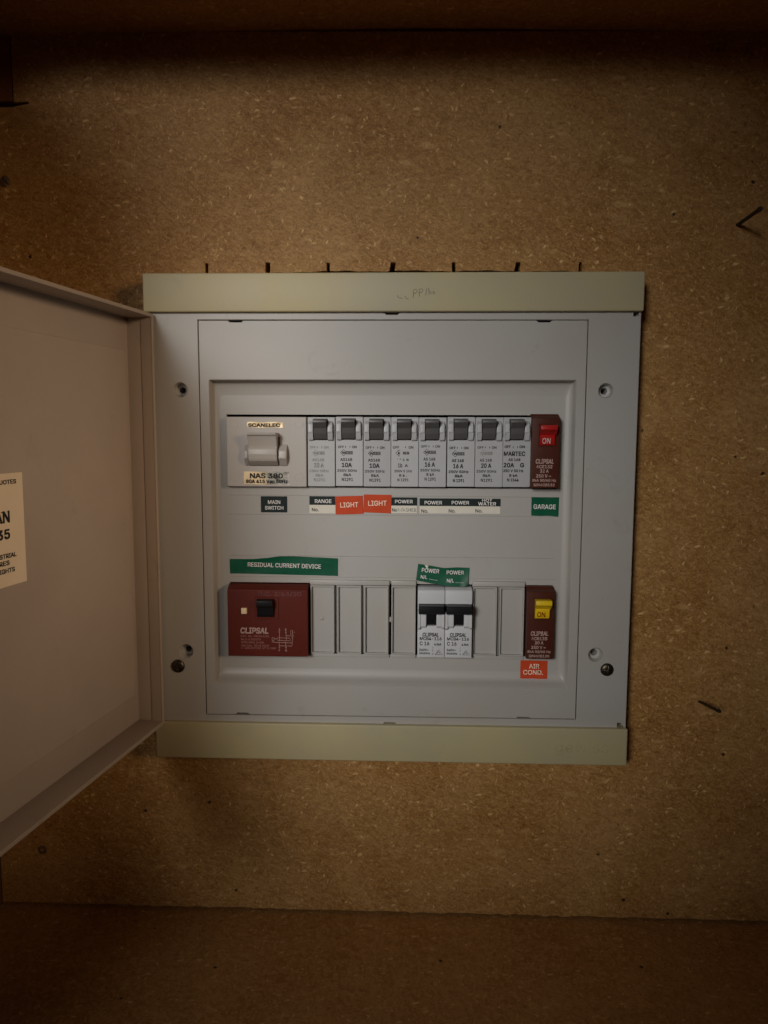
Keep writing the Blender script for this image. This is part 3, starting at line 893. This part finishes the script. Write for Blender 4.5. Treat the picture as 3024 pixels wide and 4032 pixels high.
for (xo, zo, lev, onm, lines, lab, s0) in (
    (89.8, 22.6, 'red', 'print_white', ('CLIPSAL', '4CE132', '32 A', '250 V ~', '8kA 50/60 Hz', 'S/N4CB132'), 'brown circuit breaker with red ON lever above the GARAGE sticker', 0.0),
    (89.3, -89.9, 'yellow', 'red', ('CLIPSAL', '4CB120', '20 A', '250 V ~', '8kA 50/60 Hz', 'S/N4CB120'), 'brown circuit breaker with yellow ON lever above the AIR COND. sticker', .3)):
    t = empty('circuit_breaker', (xo, zo, 20.0), lab, 'circuit breaker', 'brown circuit breakers')
    shared('c_body', 'body', c_body, 'brown', t)
    shared('c_recess', 'bezel', c_recess, 'brown', t)
    lv = shared('c_lev' + lev, 'lever', lambda: merge(c_lever_top(), c_lever_low()), lev, t)
    on = text(None, 'ON', 6.5, 11.6, -16.6, -13.2, 0, .0)
    for v in on.verts: v.co.z = 2.52 - (-11.7 - v.co.y) * (.8 / 3.9) * 1.0 + .06
    local_print(lv, on, onm)
    b = text(None, 'CLIPSAL', 3.0, 14.2, -29.4, -26.6, .07, .03, .15)
    local_print(t, b, 'print_pink', 'logo')
    b = None
    for s_, x0, x1, z0, z1 in ((lines[1], 3.4, 13.5, -32.4, -30.4), (lines[2], 5.8, 11.2, -35.2, -33.2), (lines[3], 3.4, 12.8, -38.3, -36.3), (lines[4], 1.0, 16.0, -41.2, -39.3), (lines[5], 1.9, 15.2, -44.1, -42.2)):
        b = text(b, s_, x0, x1, z0, z1, .07, .012)
    local_print(t, b, 'print_pink')

# white two breaker pair in the lower row
def m_body():
    pr = [(1.3, -7), (1.3, -5), (.2, -.8), (-.5, 0), (-9.0, 0), (-9.1, -5), (-23.6, -5), (-23.8, .2), (-45.0, .2), (-45.2, -.2), (-45.2, -20), (1.3, -20)]
    return prism(pr, 0.12, 17.78, .2, 2)
def m_side(x0, x1, zt, zb, hh):
    pr = [(zt, -4.8), (zt, hh - .5), (zt - .6, hh), (zb + 1.5, hh), (zb, 1.0), (zb, -4.8)]
    return prism(pr, x0, x1, .3, 2)
def m_lever():
    pr = [(-9.3, -4), (-9.2, 6.2), (-9.8, 7.0), (-13.6, 7.0), (-14.6, 6.0), (-15.2, 2.5), (-15.4, -4)]
    b = prism(pr, .75, 17.2, .35, 2)
    pr2 = [(-15.0, -4), (-15.0, 3.2), (-18.0, 2.4), (-22.4, .9), (-23.2, -.6), (-23.2, -4)]
    return prism(pr2, 5.9, 12.2, .25, 2, bm=b)
for k in range(2):
    t = empty('circuit_breaker', (18.05 + 18 * k, -90.4, 18.0), ('white circuit breaker with black lever beside the lone blank plate', 'white circuit breaker with black lever beside the double blank plate')[k], 'circuit breaker', 'white circuit breakers in the lower row')
    shared('m_body', 'body', m_body, 'bright', t)
    shared('m_lever', 'lever', m_lever, 'black', t)
    shared('m_g1', 'guard', lambda: merge(m_side(.2, 1.9, -13.9, -26.2, 3.0), m_side(1.9, 5.7, -15.5, -24.9, 2.2)), 'bright', t)
    shared('m_g2', 'guard', lambda: merge(m_side(15.9, 17.7, -13.9, -25.6, 2.4), m_side(12.4, 16.1, -15.5, -24.9, 2.4)), 'bright', t)
    lg = text(None, 'CLIPSAL', 3.5, 14.0, -30.8, -28.4, .27, .035, .2)
    local_print(t, lg, 'ink', 'logo')
    b = None
    for s_, x0, x1, z0, z1, bo in (('MCB4-116', 1.7, 15.9, -33.3, -31.3, .012), ('C 16', 1.7, 7.8, -36.8, -34.4, .008), ('4.5kA', 11.2, 15.8, -36.8, -35.4, .02), ('240V~', 1.4, 7.6, -40.6, -39.2, .015), ('50/60Hz', 1.4, 8.4, -43.0, -41.6, .02)):
        b = text(b, s_, x0, x1, z0, z1, .27, bo)
    for zz in ((-37.9, -38.8), (-39.3, -41.2)): b = stroke([(10.3, zz[0]), (10.3, zz[1])], .22, .27, b)
    b = stroke([(10.3 + .35 * math.cos(a * .785), -42.7 + .4 * math.sin(a * .785)) for a in range(9)], .22, .27, b)
    b = stroke([(11.9, -43.0), (14.2, -39.9), (16.5, -43.0), (11.9, -43.0)], .32, .27, b)
    b = stroke([(13.0, -42.4), (14.0, -41.0), (15.0, -42.0), (14.4, -42.5)], .3, .27, b)
    local_print(t, b, 'ink')

# maroon residual current device
rc = empty('residual_current_device', (-107.6, -90.3, 20.0), 'wide maroon residual current device with black lever and cream test button', 'circuit breaker')
def local(name, bm, material, parent, smooth=35):
    for v in bm.verts: v.co = P(*v.co)
    bmesh.ops.recalc_face_normals(bm, faces=bm.faces)
    me = bpy.data.meshes.new(name)
    bm.to_mesh(me); bm.free()
    if smooth:
        for p in me.polygons: p.use_smooth = True
        me.set_sharp_from_angle(angle=math.radians(smooth))
    return link_mesh(name, me, material, parent)
pr = [(1.9, -8), (1.9, -6.6), (.2, -2.2), (-.5, -.2), (-.9, 0), (-45.1, 0), (-45.5, -.4), (-45.5, -20), (1.9, -20)]
local('body', prism(pr, 0, 53.0, .3, 2), 'maroon', rc)
local('bezel', plate(rrect(18.6, 34.2, -20.2, -4.9, .6, 3), [rrect(20.0, 31.6, -19.2, -6.0, .3, 2)], -.2, .5, .3), 'maroon', rc)
pl = [(-6.4, -1), (-6.4, 5.2), (-6.9, 6.0), (-10.4, 6.0), (-11.4, 4.6), (-11.9, 2.6), (-16.6, 1.9), (-18.6, .9), (-18.8, -1)]
local('lever', prism(pl, 20.3, 30.9, .35, 2), 'black', rc)
local('test_button', box(9.5, 13.3, -16.4, -12.5, -.5, 2.2, .45, 3), 'button', rc)
b = text(None, 'CLIPSAL', 8.6, 26.8, -29.9, -26.1, .07, .035, .12)
local_print(rc, b, 'print_pink', 'logo')
b = None
for s_, x0, x1, zc in (('CAT. No. 4RC240/30', 8.6, 27.4, -31.8), ('No.2 of AS3190', 8.8, 21.8, -33.9), ('240V 50Hz 2x40A', 8.8, 24.0, -36.0), ('max fuse   30mA 30mS', 8.8, 27.2, -38.1), ('4-1RELSO/T/5E  MZ A 7089', 8.8, 32.0, -39.9)):
    b = text(b, s_, x0, x1, zc - .7, zc + .7, .07, .015)
local_print(rc, b, 'print_faint')
d = None
def q(px, py): return (8.6 + (px - 85) / 33.4, -26.1 - (py - 92) / 33.4)
for pts in ([(948, 200), (948, 375)], [(1090, 200), (1098, 375)], [(905, 312), (890, 335), (905, 372), (1180, 376), (1188, 345), (1175, 315), (905, 312)], [(782, 310), (832, 310), (832, 365), (782, 365), (782, 310)], [(832, 335), (890, 335)], [(800, 372), (778, 412), (835, 412), (800, 372)], [(835, 415), (1225, 425)], [(1100, 262), (1220, 265), (1220, 290), (1250, 290), (1250, 240)], [(1200, 245), (1200, 135), (1240, 135), (1240, 245)], [(1240, 300), (1225, 425), (1228, 495), (945, 492)], [(936, 400), (942, 530)], [(1080, 400), (1090, 530)], [(1265, 175), (1285, 185)]):
    d = stroke([q(*p) for p in pts], .26, .07, d)
for cx, cy in ((946, 180), (1090, 182), (940, 535), (1090, 535)):
    d = stroke([q(cx + 14 * math.cos(a * .785), cy + 14 * math.sin(a * .785)) for a in range(9)], .22, .07, d)
for s_, cx, cy in (('A', 940, 590), ('N', 1092, 598), ('1', 950, 125), ('2', 1088, 125)):
    x, z = q(cx, cy)
    d = text(d, s_, x - .5, x + .5, z - .7, z + .7, .07, .0)
local_print(rc, d, 'print_pink', 'wiring_diagram')
b = text(None, 'R.C. 2/63/30', 21.0, 49.0, -4.9, -1.6, .07, .02)
local_print(rc, b, 'print_dark', 'stamped_lettering')

# main switch
ms = empty('main_switch', (-107.3, 22.4, 15.5), 'wide cream main switch with gold foil plates and large cream lever', 'switch')
local('body', plate(rrect(0, 52.3, -45.4, 0, .5, 3), [], -14, 0, .35), 'switch', ms)
pl = [(-10.2, -1), (-10.2, 9.6), (-10.8, 10.4), (-11.5, 10.3), (-12.3, 8.6), (-19.7, 5.6), (-20.1, 6.6), (-21.3, 7.0), (-24.0, 7.2), (-27.0, 6.7), (-28.4, 6.1), (-30.4, 2.8), (-31.6, .6), (-31.8, -1)]
local('lever', prism(pl, 15.6, 34.0, .3, 2), 'switch', ms)
for x0, x1 in ((12.3, 15.1), (34.6, 40.0)):
    pk = [(-17.5, -.3), (-18.6, 1.2), (-21.8, 4.4), (-26.8, 4.9), (-28.0, 3.6), (-31.0, 1.2), (-32.2, -.3)]
    local('guard', prism(pk, x0, x1, .7, 3), 'switch', ms)
local('lever_slot', plate([(34.0, -12.9), (34.9, -12.9), (34.9, -21.0), (34.3, -31.9), (15.4, -31.9), (15.3, -20), (15.6, -20), (15.8, -31.6), (34.0, -31.6)], [], -.05, .05), 'void', ms, 0)
for cx, cz in ((4.8, -4.6), (5.4, -39.5), (47.6, -39.5), (47.6, -4.6)):
    local('moulded_ring', plate(circ(cx, cz, 2.9, 24), [circ(cx, cz, 2.6, 24)], -.1, .1, .05), 'switch', ms)
def foil(name, x0, x1, z0, z1, material):
    b = bmesh.new(); nu, nv = 30, 8; g = []
    for j in range(nv + 1):
        g.append([])
        for i in range(nu + 1):
            t, s_ = i / nu, j / nv
            hh = .12 + .05 * math.sin(t * 9 + s_ * 2) * math.sin(s_ * 3 + t * 2) + (.18 * max(0, t - .55) * math.sin(t * 24 + s_ * 3) * .5)
            g[-1].append(b.verts.new((x0 + (x1 - x0) * t + .15 * math.sin(s_ * 9), z1 + (z0 - z1) * s_ + .12 * math.sin(t * 11), max(.04, hh))))
    for j in range(nv):
        for i in range(nu): b.faces.new((g[j][i], g[j][i + 1], g[j + 1][i + 1], g[j + 1][i]))
    return local(name, b, material, ms, 80)
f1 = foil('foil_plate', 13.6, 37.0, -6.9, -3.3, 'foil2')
local_print(f1, text(None, 'SCANELEC', 14.6, 35.2, -6.4, -4.3, .38, .02), 'ink')
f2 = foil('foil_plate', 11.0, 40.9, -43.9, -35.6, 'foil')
local_print(f2, text(text(None, 'NAS 380', 15.3, 36.6, -39.8, -36.7, .42, .015), '80A 415 Vac 50Hz', 12.6, 39.8, -43.0, -40.8, .42, .022), 'ink')

# ================================================================ NAILS AND SCREWS IN THE BOARD
for base, tip, lab in (((220.4, 145.0, -6), (219.5, 145.6, 34), 'rusty nail standing out of the board high beside the top cap'), ((210.1, -169.9, -6), (213.1, -165.6, 28), 'thinner rusty nail standing out of the board beside the bottom cap')):
    n_ = empty('nail', (base[0], base[1], 0), lab, 'nail', 'nails sticking out of the board')
    B, T = Vector(base), Vector(tip)
    r_ = 1.15 if tip[2] > 30 else .95
    make('shank', tube(B, T - (T - B).normalized() * 1.2, r_, r_, 12), 'rust', n_)
    dd = (T - B).normalized()
    make('head', tube(T - dd * 1.4, T, r_ * 1.45, r_ * 1.3, 14), 'rust', n_)
sc_ = make('screw', screw_mesh(-254.5, 175.4, 3.9, -.2, 1.3, -.9, True), 'old_screw', None, smooth=25)
tag(sc_, 'slotted round head screw in the board above the open door', 'screw')
sc_ = make('screw', screw_mesh(-249.8, -286.9, 3.4, .05, 0.5, .3), 'old_screw', None, smooth=25)
tag(sc_, 'cross recessed screw in the board below the open door', 'screw')

for o in bpy.data.objects:
    if '_o' in o: del o['_o']
